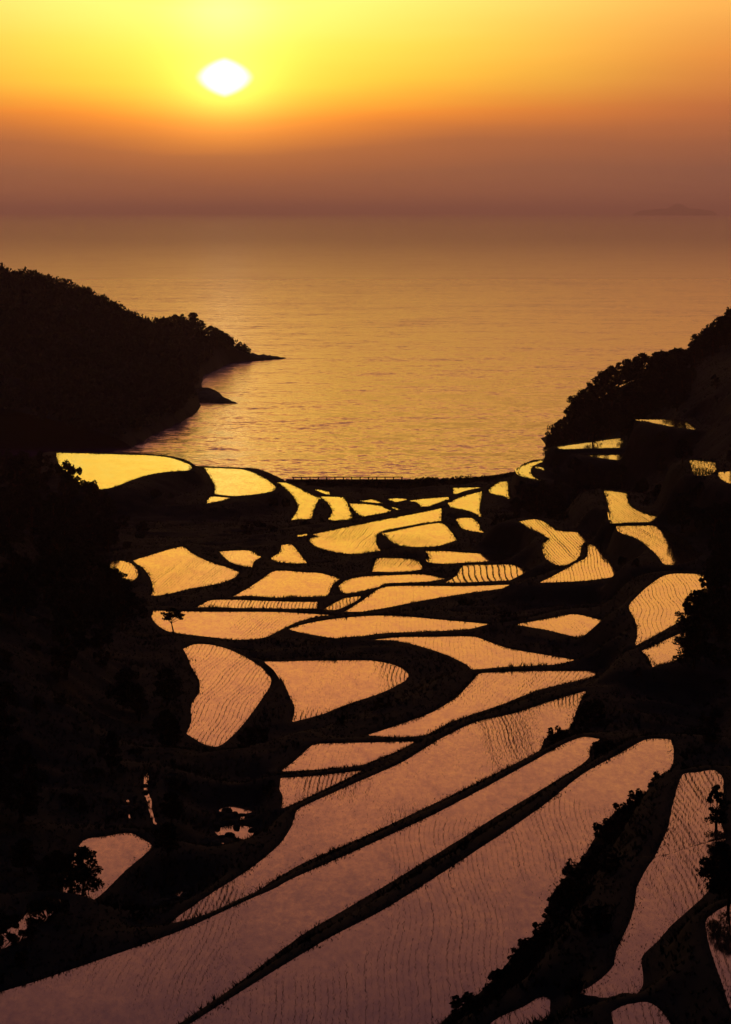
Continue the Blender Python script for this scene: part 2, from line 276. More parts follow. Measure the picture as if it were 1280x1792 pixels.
# ------------------------------------------------------------------ outlines of the paddies
# water level, drift of the rows, waviness, plant strength, label, outline in photo pixels (unprojected to that level below)
HAZE = 5e-5
PADDIES = [
    [10, 0, 0, 0.2, 'leftmost bright yellow paddy on the terrace above the bay, overhung by a bush', [(99.1, 792.0), (216.2, 795.2), (278.8, 797.9), (313.9, 804.9), (333.4, 813.9), (335.4, 819.4), (329.5, 823.3), (294.4, 825.6), (255.3, 832.3), (224.1, 842.8), (194.8, 853.8), (157.7, 856.1), (122.5, 834.2), (103.0, 810.8)]],
    [7.5, 0, 0, 0.2, 'bright yellow dome-shaped paddy right of the leftmost terrace paddy', [(356.1, 818.2), (395.9, 819.4), (431.1, 822.5), (454.5, 832.3), (474.1, 844.0), (483.8, 853.0), (476.0, 859.6), (450.6, 864.7), (411.6, 868.2), (384.2, 865.9), (375.6, 864.7), (377.2, 851.8), (370.5, 838.1), (360.8, 822.5)]],
    [7.4, 0, 0, 0.2, 'small yellow sliver of paddy under the dome-shaped paddy', [(369.4, 869.0), (403.8, 871.3), (388.1, 876.4), (361.6, 881.1)]],
    [5.5, 0.1, 0.3, 0.4, 'yellow horn-shaped paddy running down from the left end of the sea wall', [(485.4, 843.8), (501.0, 844.9), (524.5, 854.7), (557.7, 872.3), (547.9, 895.7), (544.0, 907.4), (522.5, 908.6), (508.8, 910.5), (521.7, 893.0), (518.6, 876.2), (508.8, 862.5), (495.2, 850.8)]],
    [3.6, 0, 0, 0.2, 'tiny yellow paddy just below the left end of the railing', [(537.3, 858.6), (555.5, 856.6), (577.3, 861.0), (577.3, 867.3), (552.2, 864.0)]],
    [5, -0.1, 0.3, 0.5, 'yellow paddy with a curved right side between two dark round banks near the sea wall', [(559.6, 868.4), (585.0, 869.5), (602.6, 872.3), (614.3, 897.7), (616.2, 905.5), (610.4, 913.3), (610.4, 916.4), (575.2, 909.4), (581.9, 895.7), (577.2, 884.0), (567.4, 874.2)]],
    [4, 0, 0, 0.3, 'thin ragged yellow paddy below the bushes of the sea wall', [(603.6, 870.2), (615.6, 874.5), (639.7, 875.6), (650.6, 873.4), (672.5, 882.2), (672.5, 884.4), (637.5, 880.0), (609.1, 877.8)]],
    [5, 0, 0, 0.3, 'yellow triangular paddy tapering right, below the ragged thin one', [(611.3, 881.1), (637.5, 881.8), (665.9, 885.5), (684.5, 894.2), (661.6, 901.9), (641.9, 907.3), (626.6, 898.6), (620.0, 893.1)]],
    [4.2, 0, 0, 0.2, 'small yellow boat-shaped paddy under the shore bushes', [(678.0, 873.0), (694.4, 871.7), (713.0, 873.4), (709.7, 878.3), (694.4, 878.9), (681.3, 875.2)]],
    [5, 0, 0, 0.2, 'narrow yellow slanting sliver beside the dark pointed bank', [(683.4, 887.0), (692.2, 888.3), (713.0, 898.6), (705.3, 900.1), (694.4, 892.0)]],
    [4.8, 0, 0, 0.3, 'yellow wedge paddy right of the dark pointed bank by the shore', [(715.9, 876.2), (745.2, 872.3), (784.2, 869.5), (786.2, 874.2), (749.1, 886.7), (731.5, 894.9), (737.3, 887.9), (733.4, 881.2)]],
    [4.2, 0, 0, 0.3, 'small flat yellow strip paddy below the shore bushes at centre right', [(794.0, 853.5), (842.8, 852.7), (846.7, 855.5), (811.6, 864.5), (794.0, 864.5)]],
    [6, 0.15, 0.3, 0.8, 'orange paddy shaped like a hooked tail curling down to the right', [(784.2, 880.1), (811.6, 868.4), (844.8, 859.4), (840.9, 878.1), (838.9, 893.8), (844.8, 905.5), (868.2, 916.0), (862.3, 918.4), (844.8, 911.3), (835.0, 899.6), (811.6, 891.8), (790.1, 887.9)]],
    [6, -0.08, 0.2, 0.7, 'small orange paddy with a pointed lower right corner left of the curved paddy', [(856.5, 856.6), (874.1, 843.8), (887.7, 842.2), (889.7, 858.6), (892.8, 874.2), (881.9, 868.4), (858.4, 863.7)]],
    [8, 0, 0.2, 0.8, 'small orange fin-shaped paddy under the hooked tail paddy', [(797.9, 907.4), (823.3, 906.2), (837.0, 915.2), (840.9, 927.0), (848.7, 932.0), (831.1, 933.6), (811.6, 927.0), (803.8, 917.2)]],
    [8.5, 0.1, 0.5, 0.7, 'large yellow paddy wrapping around the rounded paddy in the middle terraces', [(547.9, 934.8), (585.0, 927.0), (655.3, 912.5), (733.4, 897.7), (773.7, 889.1), (771.7, 911.3), (733.4, 917.2), (694.4, 924.2), (669.0, 929.7), (659.2, 936.7), (658.4, 950.4), (663.1, 960.2), (669.0, 966.0), (624.1, 969.9), (585.0, 966.0), (553.8, 956.2), (542.0, 946.5), (544.0, 942.6), (557.7, 938.7)]],
    [9.2, 0.1, 0.4, 0.7, 'rounded yellow paddy nested in the large wrapping paddy', [(672.9, 932.8), (713.9, 924.2), (764.7, 915.2), (776.4, 917.2), (788.1, 928.9), (799.1, 945.3), (772.5, 954.3), (749.1, 957.4), (710.0, 956.2), (690.5, 950.4), (680.7, 942.6)]],
    [11, 0, 0.2, 0.5, 'orange strip paddy directly below the nested rounded paddy', [(745.2, 964.1), (772.5, 964.1), (831.1, 968.0), (893.6, 971.9), (899.5, 983.6), (893.6, 984.4), (811.6, 987.5), (760.8, 985.5), (751.0, 981.6), (751.0, 971.9)]],
    [10.5, 0.12, 0.3, 1, 'small orange four-sided paddy with distinct slanting rows below the wrapping paddy', [(661.2, 977.7), (694.4, 976.6), (729.5, 979.7), (737.3, 987.5), (738.1, 999.2), (702.2, 1003.9), (649.5, 1006.2), (655.3, 991.4)]],
    [12.2, 0, 0.4, 1.7, 'orange paddy with thick dark wavy plant rows', [(811.6, 990.2), (850.6, 988.7), (905.3, 988.7), (924.8, 1001.2), (928.8, 1014.8), (870.2, 1016.8), (811.6, 1019.5), (780.3, 1019.5), (799.8, 1007.0)]],
    [12, 0, 0.2, 0.4, 'small tongue-shaped orange paddy with a rounded left end', [(594.8, 1024.6), (608.4, 1014.8), (635.8, 1009.0), (694.4, 1006.2), (741.2, 1005.1), (778.4, 1012.9), (749.1, 1018.0), (702.2, 1019.9), (670.9, 1021.9), (655.3, 1032.4), (631.9, 1039.5), (608.4, 1039.1), (596.7, 1033.6)]],
    [13, 0, 0.2, 0.4, 'long orange paddy rising to a thin point at its right end', [(602.6, 1071.5), (631.9, 1053.1), (663.1, 1031.2), (678.8, 1026.6), (733.4, 1025.0), (811.6, 1025.8), (889.7, 1023.0), (917.0, 1023.4), (889.7, 1028.5), (811.6, 1039.1), (733.4, 1052.0), (674.8, 1063.7), (616.2, 1072.7)]],
    [14.5, 0, 0.2, 0.4, 'long leaf-shaped orange paddy pointed at both ends in the centre', [(506.1, 1100.8), (538.1, 1091.0), (592.8, 1082.0), (655.3, 1077.3), (702.2, 1078.1), (772.5, 1084.4), (868.2, 1093.0), (835.0, 1102.7), (819.4, 1107.8), (753.0, 1106.2), (694.4, 1107.0), (647.5, 1110.9), (616.2, 1119.5), (557.7, 1112.5), (518.6, 1104.7)]],
    [16, 0.05, 0.3, 0.5, 'tapering orange paddy under the leaf-shaped paddy, sweeping right', [(650.0, 1120.0), (700.0, 1115.0), (760.0, 1114.5), (828.0, 1114.0), (860.0, 1125.0), (890.0, 1135.0), (960.0, 1147.0), (1020.0, 1158.0), (1040.0, 1166.0), (960.0, 1167.0), (830.0, 1173.0), (818.0, 1163.0), (780.0, 1145.0), (730.0, 1129.0), (690.0, 1121.0)]],
    [17.5, 0.2, 0.4, 0.8, 'curved tan paddy above the biggest paddy, its right end squared off by a levee', [(842.0, 1178.0), (1045.0, 1174.0), (1040.0, 1183.0), (1010.0, 1191.0), (940.0, 1208.0), (880.0, 1232.0), (790.0, 1263.0), (735.0, 1290.0), (642.0, 1287.0), (700.0, 1268.0), (760.0, 1245.0), (800.0, 1220.0), (825.0, 1195.0)]],
    [18, 0.05, 0.2, 0.5, 'tan four-sided paddy with a slanted left side left of the biggest paddy', [(550.3, 1302.8), (597.2, 1300.5), (726.1, 1297.7), (709.7, 1308.4), (658.1, 1329.1), (634.7, 1338.4), (573.8, 1345.5), (491.7, 1350.2), (512.8, 1334.7), (536.3, 1313.6)]],
    [18.5, 0, 0.3, 1, 'small tan triangular paddy squeezed below the slanted four-sided one', [(491.7, 1361.4), (550.3, 1358.1), (634.7, 1348.3), (611.3, 1360.5), (573.8, 1378.3), (522.2, 1403.1), (494.1, 1414.4), (496.4, 1395.6), (491.7, 1381.6)]],
    [19.5, 0, 0.45, 1.1, 'big brown paddy with a band of wavy rows and a ragged right end', [(290.9, 1623.5), (315.0, 1602.5), (371.9, 1563.1), (437.5, 1521.6), (490.0, 1477.8), (511.9, 1445.0), (520.6, 1418.8), (540.9, 1406.9), (620.6, 1371.3), (705.0, 1333.8), (770.6, 1293.4), (831.6, 1264.4), (901.9, 1248.0), (972.2, 1224.5), (1026.1, 1209.1), (1015.3, 1226.9), (1005.9, 1250.3), (998.9, 1273.8), (976.9, 1280.8), (953.4, 1292.5), (944.1, 1313.1), (901.9, 1336.1), (808.1, 1383.0), (714.4, 1427.5), (620.6, 1471.6), (526.9, 1511.9), (437.5, 1566.6), (371.9, 1599.0), (328.1, 1619.1)]],
    [20.5, 0.03, 0.5, 0.6, 'long brown band of paddy between two straight levees, running into the lower left corner', [(-52.5, 1751.3), (0.0, 1736.8), (65.6, 1717.1), (175.0, 1679.9), (262.5, 1649.3), (328.1, 1624.4), (437.5, 1574.1), (481.3, 1555.3), (508.1, 1540.0), (620.6, 1490.3), (761.3, 1424.7), (855.0, 1375.5), (948.8, 1323.9), (986.3, 1302.8), (1021.4, 1289.7), (1049.5, 1293.4), (1049.5, 1302.8), (1033.1, 1308.9), (1030.8, 1325.3), (1009.7, 1343.1), (948.8, 1380.6), (878.4, 1422.8), (784.7, 1481.4), (690.9, 1539.5), (597.2, 1595.3), (526.9, 1637.0), (393.8, 1738.1), (323.8, 1788.4), (245.0, 1847.5), (131.3, 1952.5), (-109.4, 1908.8)]],
    [22, 0.0, 0.5, 0.6, 'largest mauve brown paddy at the bottom with weeds along its right side', [(330.0, 1795.0), (480.0, 1700.0), (580.0, 1640.0), (667.5, 1594.9), (761.3, 1536.3), (855.0, 1475.3), (948.8, 1412.0), (1019.1, 1355.8), (1080.0, 1322.0), (1131.6, 1294.0), (1172.6, 1293.6), (1178.4, 1310.8), (1174.5, 1344.0), (1151.1, 1361.6), (1143.3, 1381.1), (1131.6, 1392.8), (1104.2, 1404.5), (1076.9, 1420.2), (1053.4, 1447.5), (1037.8, 1470.9), (1022.2, 1498.3), (990.9, 1533.4), (963.6, 1568.6), (955.8, 1603.8), (936.2, 1635.0), (908.9, 1658.4), (877.7, 1697.5), (830.8, 1744.4), (780.0, 1781.5), (740.0, 1830.0), (660.0, 1890.0), (180.0, 1900.0)]],
    [16.3, -0.05, 0.2, 0.6, 'orange leaf-shaped paddy alone on the dark slope at right, pointed at its left', [(901.0, 1092.9), (958.4, 1083.0), (1001.1, 1074.8), (1017.5, 1076.5), (1066.7, 1089.6), (1053.6, 1101.1), (1038.8, 1117.5), (1007.7, 1114.2), (958.4, 1102.7)]],
    [20, 0.06, 0.7, 2.3, 'large tan paddy with strong bending rows on the right slope, trees over its edge', [(1101.2, 1061.7), (1115.9, 1043.7), (1135.6, 1025.6), (1161.9, 1007.6), (1188.1, 1003.3), (1230.8, 1007.6), (1237.3, 1028.9), (1234.1, 1045.3), (1217.7, 1058.4), (1204.5, 1078.1), (1193.0, 1086.3), (1171.7, 1097.2), (1138.9, 1115.9), (1112.7, 1129.3), (1116.6, 1104.4), (1112.7, 1084.7)]],
    [20.5, 0.1, 0.5, 1.2, 'small weedy tan paddy below the bending-row paddy on the right slope', [(1124.1, 1138.8), (1155.3, 1124.7), (1204.5, 1102.4), (1207.8, 1117.5), (1202.9, 1148.7), (1171.7, 1158.5), (1140.5, 1167.4), (1137.3, 1153.6)]],
    [15, -0.05, 0.2, 1.6, 'orange paddy with straight rows shaped like a boot on the right slope', [(908.6, 912.6), (935.5, 908.4), (951.9, 913.3), (974.8, 928.0), (1017.5, 931.3), (1047.0, 936.3), (1047.0, 945.4), (1024.1, 946.8), (1017.5, 957.9), (1013.6, 974.3), (1001.1, 984.5), (984.7, 990.4), (965.0, 983.8), (956.8, 969.1), (951.2, 951.0), (963.4, 942.8), (935.5, 926.4)]],
    [15.2, 0.06, 0.2, 1.5, 'orange fan-shaped paddy flaring out below the boot-shaped paddy', [(1030.6, 952.0), (1053.6, 952.0), (1058.5, 972.3), (1070.0, 990.4), (1094.6, 1006.9), (1024.1, 1016.4), (943.7, 1020.0), (968.3, 1008.2), (1007.7, 985.9), (1028.0, 974.4)]],
    [18, -0.06, 0.2, 1.9, 'upright orange L-shaped paddy with straight rows high on the right slope', [(1057.5, 857.5), (1097.9, 863.1), (1101.2, 883.8), (1122.5, 896.9), (1155.3, 906.7), (1159.3, 913.3), (1071.6, 915.3), (1065.1, 883.8)]],
    [18.5, -0.12, 0.3, 1.9, 'brown slanting paddy directly under the L-shaped one', [(1083.1, 921.2), (1122.5, 919.8), (1161.9, 919.8), (1171.7, 931.3), (1201.3, 946.1), (1214.4, 962.5), (1230.8, 967.4), (1217.7, 978.9), (1175.0, 988.8), (1161.9, 986.1), (1148.8, 969.1), (1119.2, 944.5), (1086.4, 929.7)]],
    [21, 0, 0, 0.3, 'topmost thin orange paddy below the dark wood at right', [(1115.9, 734.8), (1138.9, 734.1), (1188.1, 734.5), (1207.8, 742.7), (1218.3, 752.5), (1171.7, 745.9), (1138.9, 739.4)]],
    [14, 0.1, 0.2, 0.8, 'thin orange wedge paddy pointing left below the wooded slope, upper of a close pair', [(975.5, 782.0), (1024.1, 774.8), (1093.0, 765.6), (1089.7, 783.7), (1024.1, 785.3), (981.4, 786.0)]],
    [13.4, 0, 0.1, 0.5, 'thin orange wedge paddy, lower of the close pair under the wooded slope', [(1019.1, 795.8), (1056.9, 795.2), (1093.0, 794.5), (1095.3, 807.3), (1056.9, 802.4)]],
    [10, 0, 0, 0.3, 'yellow crescent-shaped paddy at the foot of the right wood by the shore', [(905.3, 821.4), (919.1, 813.2), (945.3, 805.7), (955.2, 806.6), (942.0, 811.6), (930.5, 818.1), (929.6, 826.3), (935.5, 836.2), (955.2, 842.7), (925.6, 836.2), (909.2, 829.6)]],
    [10.6, 0, 0, 0.2, 'tiny orange sliver inside the curl of the crescent-shaped paddy', [(940.4, 816.5), (958.4, 820.8), (961.7, 825.3), (943.7, 819.8)]],
    [25, -0.15, 0.3, 3.0, 'dim grassy paddy with tall dark stalks near the right edge', [(1207.8, 805.0), (1250.5, 808.3), (1253.8, 823.0), (1240.6, 831.3), (1217.7, 831.3), (1211.1, 818.1)]],
    [25, 0, 0.3, 1, 'tan paddy corner cut by the right edge beside the dim grassy one', [(1257.0, 826.3), (1286.6, 824.0), (1319.4, 824.7), (1319.4, 854.2), (1273.4, 844.4), (1260.3, 836.2)]],
    [27, -0.02, 0.3, 1.1, 'mauve paddy with ragged top under the dark trees at lower right', [(1196.0, 1355.7), (1221.4, 1351.8), (1248.8, 1347.9), (1264.4, 1361.6), (1264.4, 1396.7), (1258.5, 1428.0), (1270.2, 1467.0), (1229.2, 1478.0), (1194.1, 1488.5), (1170.6, 1496.7), (1145.2, 1502.2), (1157.0, 1478.8), (1170.6, 1447.5), (1178.4, 1408.4)]],
    [27.2, -0.02, 0.3, 1.1, 'long mauve leg-shaped paddy at lower right, narrowing to a foot', [(1144.5, 1504.1), (1170.6, 1498.3), (1194.1, 1490.1), (1229.2, 1479.5), (1269.5, 1469.0), (1256.6, 1510.0), (1240.9, 1556.9), (1209.7, 1588.1), (1174.5, 1619.4), (1151.1, 1646.7), (1123.8, 1674.1), (1125.7, 1720.9), (1115.9, 1740.5), (1092.5, 1736.6), (1061.2, 1745.2), (1022.2, 1737.3), (1053.4, 1713.1), (1074.9, 1689.7), (1078.8, 1666.2), (1100.3, 1619.4), (1112.0, 1584.2), (1115.9, 1553.0)]],
    [29.5, 0, 0.3, 1, 'mauve paddy cut off by the right edge beside the leg-shaped one', [(1239.0, 1607.7), (1283.9, 1580.3), (1334.7, 1572.5), (1334.7, 1806.9), (1283.9, 1771.7), (1268.3, 1728.8), (1248.8, 1674.1), (1239.0, 1635.0)]],
    [28.5, 0, 0.3, 0.8, 'small mauve round-topped paddy at the bottom edge under the foot of the leg-shaped one', [(1071.0, 1771.7), (1092.5, 1760.0), (1131.6, 1754.1), (1151.1, 1763.9), (1170.6, 1787.3), (1182.3, 1822.5), (1170.6, 1853.8), (1084.7, 1853.8)]],
    [25.5, -0.05, 0.3, 0.8, 'mauve triangular paddy corner at the bottom edge right of the largest paddy', [(869.8, 1783.4), (916.7, 1762.0), (948.0, 1744.4), (962.8, 1748.3), (961.6, 1792.0), (951.9, 1838.1), (803.4, 1838.1)]],
    [19.2, 0.1, 0.2, 0.7, 'dim brown paddy half hidden by a misty tree at lower left', [(146.6, 1471.3), (188.1, 1463.4), (227.5, 1458.1), (264.7, 1477.8), (262.5, 1486.6), (218.8, 1523.8), (161.9, 1576.3), (126.9, 1569.7), (111.6, 1558.8), (122.5, 1515.0)]],
    [20.8, 0.1, 0.2, 0.6, 'dim curved brown paddy at the lower left edge beside dark bushes', [(78.8, 1569.7), (100.6, 1571.9), (108.5, 1579.8), (78.8, 1611.3), (43.8, 1641.9), (0.0, 1661.6), (-26.3, 1668.1), (-13.1, 1641.9), (26.3, 1620.0), (52.5, 1593.8)]],
    [15.5, 0.08, 0.6, 1.5, 'tan kidney-shaped paddy with curved rows left of centre', [(321.3, 1135.5), (341.6, 1127.3), (370.0, 1128.6), (402.5, 1137.5), (435.0, 1153.8), (463.4, 1172.0), (474.8, 1186.3), (471.6, 1202.5), (455.3, 1226.9), (435.0, 1255.3), (410.6, 1283.8), (382.2, 1306.1), (357.8, 1302.0), (327.3, 1283.8), (335.5, 1263.4), (335.5, 1235.0), (349.7, 1210.6), (349.7, 1190.3), (335.5, 1165.9), (329.4, 1149.7)]],
    [16, 0.05, 0.7, 1.3, 'tan fan-shaped paddy with curved rows right of the kidney-shaped one', [(467.5, 1158.6), (524.4, 1156.6), (585.3, 1155.8), (646.3, 1155.8), (682.8, 1161.9), (707.2, 1172.0), (715.3, 1182.2), (707.2, 1192.3), (666.6, 1212.7), (605.6, 1233.0), (565.0, 1249.2), (512.2, 1263.4), (517.1, 1239.1), (506.1, 1214.7), (495.9, 1190.3), (483.8, 1172.0)]],
    [11, 0.08, 0.3, 0.6, 'orange paddy with a peaked top edge on the left terraces', [(233.8, 980.7), (278.8, 967.0), (319.8, 956.5), (333.4, 967.0), (364.7, 982.7), (395.9, 992.4), (418.6, 1001.4), (411.6, 1010.0), (388.1, 1019.8), (333.4, 1030.3), (294.4, 1039.3), (265.1, 1044.4), (269.0, 1029.5), (263.1, 1010.0), (251.4, 994.4), (239.7, 986.6)]],
    [10.5, 0, 0.2, 0.4, 'small orange oval paddy right of the peaked paddy', [(385.0, 965.1), (411.6, 963.1), (437.0, 963.9), (456.5, 974.8), (444.8, 982.7), (440.9, 993.2), (423.3, 990.5), (403.8, 983.4), (392.0, 974.1)]],
    [11.5, 0, 0.2, 0.5, 'small orange paddy overgrown by bushes at the left slope', [(192.8, 981.1), (216.2, 981.9), (231.9, 988.5), (241.6, 1002.2), (237.7, 1012.0), (228.0, 1017.0), (212.3, 1010.0), (196.7, 1000.2), (190.9, 990.5)]],
    [9.5, 0.1, 0.2, 1, 'small orange cone-shaped paddy under the wrapping paddy', [(474.1, 976.0), (489.7, 967.0), (493.6, 953.4), (509.2, 952.6), (520.9, 965.1), (537.3, 985.8), (497.5, 986.6), (481.9, 982.7)]],
    [8.6, 0, 0, 0.1, 'tiny yellow streak of water left of the wrapping paddy', [(520.2, 936.6), (538.5, 933.8), (536.6, 937.3), (520.9, 939.3)]],
    [12, 0.05, 0.3, 0.4, 'orange trapezoid paddy under the cone-shaped paddy', [(405.7, 1045.2), (435.0, 1029.5), (458.4, 1013.9), (481.9, 999.1), (530.3, 1001.2), (561.6, 1003.1), (594.8, 1012.9), (581.1, 1024.6), (569.4, 1046.1), (530.3, 1046.9)]],
    [13, 0, 0.5, 0.9, 'narrow orange strip paddy with dark stubble at its right end', [(343.2, 1063.5), (368.6, 1050.6), (411.6, 1049.5), (450.6, 1051.0), (518.6, 1053.1), (555.7, 1053.1), (553.8, 1064.8), (499.1, 1066.0)]],
    [13, 0, 0.5, 1.2, 'small dark stubbly paddy with bright flecks beside the narrow strip', [(567.4, 1066.8), (585.0, 1055.9), (604.5, 1046.9), (631.9, 1043.0), (626.0, 1050.0), (588.9, 1067.2)]],
    [14, 0.15, 0.4, 0.6, 'wide orange paddy with a small leaning tree at its left end', [(270.5, 1068.4), (361.9, 1070.5), (483.8, 1070.9), (565.0, 1075.3), (579.2, 1076.2), (548.8, 1080.2), (516.3, 1090.0), (487.8, 1104.2), (467.5, 1114.3), (426.9, 1120.4), (382.2, 1116.4), (300.9, 1106.2), (280.6, 1096.9), (266.4, 1080.6)]],
]
POOLS = [
    (17, [(383.5, 1416.7), (409.3, 1410.1), (444.8, 1411.2), (448.6, 1420.0), (428.4, 1424.3), (427.3, 1436.3), (421.8, 1436.3), (421.3, 1424.3), (390.0, 1424.8)]),
    (17.5, [(367.1, 1481.0), (379.7, 1473.9), (391.7, 1475.5), (388.4, 1486.5), (374.2, 1485.4)]),
    (17.2, [(374.7, 1452.6), (404.9, 1444.3), (443.1, 1447.1), (443.1, 1460.7), (429.5, 1474.4), (421.2, 1466.2), (388.5, 1466.2)]),
    (18, [(300.1, 1568.2), (328.5, 1556.2), (331.2, 1562.7), (314.9, 1578.1), (302.9, 1579.7)]),
    (18.3, [(271.0, 1590.4), (304.9, 1581.7), (306.0, 1588.2), (277.5, 1599.2)]),
    (17.2, [(430.0, 1363.4), (439.9, 1364.4), (438.2, 1370.5), (430.0, 1369.4)]),
    (15, [(418.7, 1137.1), (438.9, 1134.6), (438.4, 1138.1), (421.2, 1139.1)]),
    (15.2, [(444.5, 1149.4), (469.9, 1152.9), (469.9, 1156.0), (447.0, 1153.4)]),
    (18.5, [(221.3, 1397.7), (225.7, 1402.1), (231.1, 1430.5), (226.7, 1432.1)]),
    (18.5, [(254.2, 1357.4), (260.9, 1351.9), (258.1, 1384.7), (264.8, 1401.2), (266.9, 1423.1), (274.5, 1442.2), (270.8, 1442.7), (262.5, 1423.1), (259.8, 1403.8), (252.6, 1387.4)]),
]

# ------------------------------------------------------------------ terrain shape
for e in PADDIES: e.append(np.array([at(px, py, e[0]) for px, py in smooth_poly(e[5])]))
POOLW = [(z, np.array([at(px, py, z) for px, py in smooth_poly(p, 3)])) for z, p in POOLS]

ZB_D = [-60, 0, 40, 70, 100, 130, 200, 270, 330, 380, 430, 520, 600, 625, 636, 648, 662, 720, 2000]
ZB_Z = [60, 57.4, 45, 37, 29, 23, 19, 16.5, 14, 11.5, 9, 5.5, 2.6, 1.0, .4, -.6, -2, -6, -6]
XR_D = [0, 130, 280, 380, 465, 560, 640, 800]; XR_X = [18, 20, 31, 40, 46, 46, 48, 60]
XL_D = [0, 130, 170, 270, 350, 450, 560, 640, 800]; XL_X = [-20, -23, -20, -19, -30, -42, -62, -75, -60]
def shore_shift(X, Y): 
    return np.interp(X / np.maximum(Y, 1), [-.2, -.03, .012, .024, .041, .051, .061, .075, .2], [0, 0, 2, 9, 17, 30, 50, 75, 110])
def base_height(X, Y):
    D = Y - shore_shift(X, Y)
    D = np.where(Y > 560, D, Y * 1.0 - shore_shift(X, Y) * np.clip((Y - 480) / 80, 0, 1))
    z = np.interp(D, ZB_D, ZB_Z)
    xr = np.interp(Y, XR_D, XR_X); xl = np.interp(Y, XL_D, XL_X)
    land = np.clip((z + 3) / 5, 0, 1)
    z = z + land * 50 * (1 - np.exp(-np.maximum(X - xr, 0) / 45)) * np.clip((Y - 60) / 200, .3, 1)
    z = z + land * 24 * (1 - np.exp(-np.maximum(xl - X, 0) / 50))
    ridge = np.interp(X, [44, 46.5, 50, 57, 64, 71, 78, 83, 89, 120, 200], [-8, 0, 6, 14.5, 18.5, 20, 20.5, 24.5, 29.5, 42, 50])   # wooded point at right
    z = np.maximum(z, np.where(X > 42, ridge, -9) * np.exp(-((Y - 705) / 48) ** 2) - 3 * (np.abs(Y - 705) > 70))
    gx = np.interp(Y, [150, 180, 208, 260, 320], [-14, -12, -10, -10, -22])      # stream gully at lower left
    g = np.exp(-((X - gx) / 4.0) ** 2) * np.clip((Y - 140) / 30, 0, 1) * np.clip((300 - Y) / 50, 0, 1)
    z = z - 2.5 * g
    return z + (vnoise(X, Y, 9, 1) - .5) * 0.8 * land + (vnoise(X, Y, 2.6, 2) - .5) * .3 * land

u = np.concatenate([np.linspace(-1.2, -.2, 50), np.linspace(-.19, -.142, 30), np.linspace(-.14, .14, 400), np.linspace(.142, .19, 30), np.linspace(.2, 1.2, 50)])
Ys = [-60.0]
while Ys[-1] < 900:
    y = Ys[-1]; Ys.append(y + (4 if y < 85 else .34 + max(0, y - 130) * .0011 if y < 700 else 5))
Ys = np.array(Ys)
Yg, Ug = np.meshgrid(Ys, u, indexing='ij'); Xg = Ug * np.maximum(Yg, 60)
X = Xg.ravel(); Y = Yg.ravel()
H0 = base_height(X, Y)
num = H0 / 400.0; den = np.full(X.shape, 1 / 400.0)
dmin = np.full(X.shape, 1e3); zmax_in = np.full(X.shape, 1e9); din = np.zeros(X.shape)
PAD0 = 16.0
rows_y = Ys
for z, poly in [(e[0], e[6]) for e in PADDIES] + POOLW:
    PAD = 7.0 if (poly[:, 0].min() > 29 and poly[:, 1].min() > 480) else (9.0 if poly[:, 0].min() > 20 and poly[:, 1].min() > 240 else PAD0)
    x0, y0 = poly.min(0) - PAD; x1, y1 = poly.max(0) + PAD
    ids = np.nonzero((X > x0) & (X < x1) & (Y > y0) & (Y < y1))[0]
    if not len(ids): continue
    xx = X[ids]; yy = Y[ids]
    d = edge_dist(poly, xx, yy); ins = inside(poly, xx, yy)
    w = np.clip(1 - d / PAD, 0, 1) ** 2 / (d * d + .04)
    w[ins] = 0
    num[ids] += w * z; den[ids] += w
    o = ~ins
    dmin[ids[o]] = np.minimum(dmin[ids[o]], d[o])
    i2 = ids[ins]; lower = z < zmax_in[i2]
    zmax_in[i2[lower]] = z; din[i2[lower]] = d[ins][lower]
Z = num / den + .14 * (1 - np.exp(-dmin / .5)) * np.exp(-np.maximum(dmin - 1, 0) / 6) 
Z += (vnoise(X, Y, 3.1, 5) - .35) * .5 * np.clip((dmin - 1.2) / 4, 0, 1) * (dmin < 900)
m_in = zmax_in < 1e8
Z[m_in] = zmax_in[m_in] - np.minimum(din[m_in] * .8, .7)
nu = len(u); ny = len(Ys)
idx = np.arange(ny * nu).reshape(ny, nu)
F = np.stack([idx[:-1, :-1].ravel(), idx[:-1, 1:].ravel(), idx[1:, 1:].ravel(), idx[1:, :-1].ravel()], 1)
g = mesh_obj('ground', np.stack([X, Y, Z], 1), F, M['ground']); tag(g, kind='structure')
g.data.polygons.foreach_set('use_smooth', np.ones(len(F), bool))
Zgrid = Z.reshape(ny, nu)
def ground_z(x, y):
    x = np.asarray(x, float); y = np.asarray(y, float)
    r = np.interp(y, Ys, np.arange(ny)); c = np.interp(x / np.maximum(y, 60), u, np.arange(nu))
    i = np.clip(r.astype(int), 0, ny - 2); j = np.clip(c.astype(int), 0, nu - 2); a = r - i; b = c - j
    return (Zgrid[i, j] * (1 - b) + Zgrid[i, j + 1] * b) * (1 - a) + (Zgrid[i + 1, j] * (1 - b) + Zgrid[i + 1, j + 1] * b) * a

# ------------------------------------------------------------------ sea
strips = [-300, 300, 600, 900, 1300, 1900, 2800, 4200, 6300, 9500, 14000, 21000, 32000, 48000, 72000, 110000, 165000]
sv, sf = [], []
for k_, y_ in enumerate(strips):
    w_ = max(1500.0, y_ * 1.6)
    for j_ in range(9): sv.append((w_ * (j_ / 4 - 1), y_, 0))
    if k_:
        for j_ in range(8):
            a_ = (k_ - 1) * 9 + j_; sf.append((a_, a_ + 1, a_ + 10, a_ + 9))
tag(mesh_obj('sea', sv, sf, M['sea']), kind='structure')

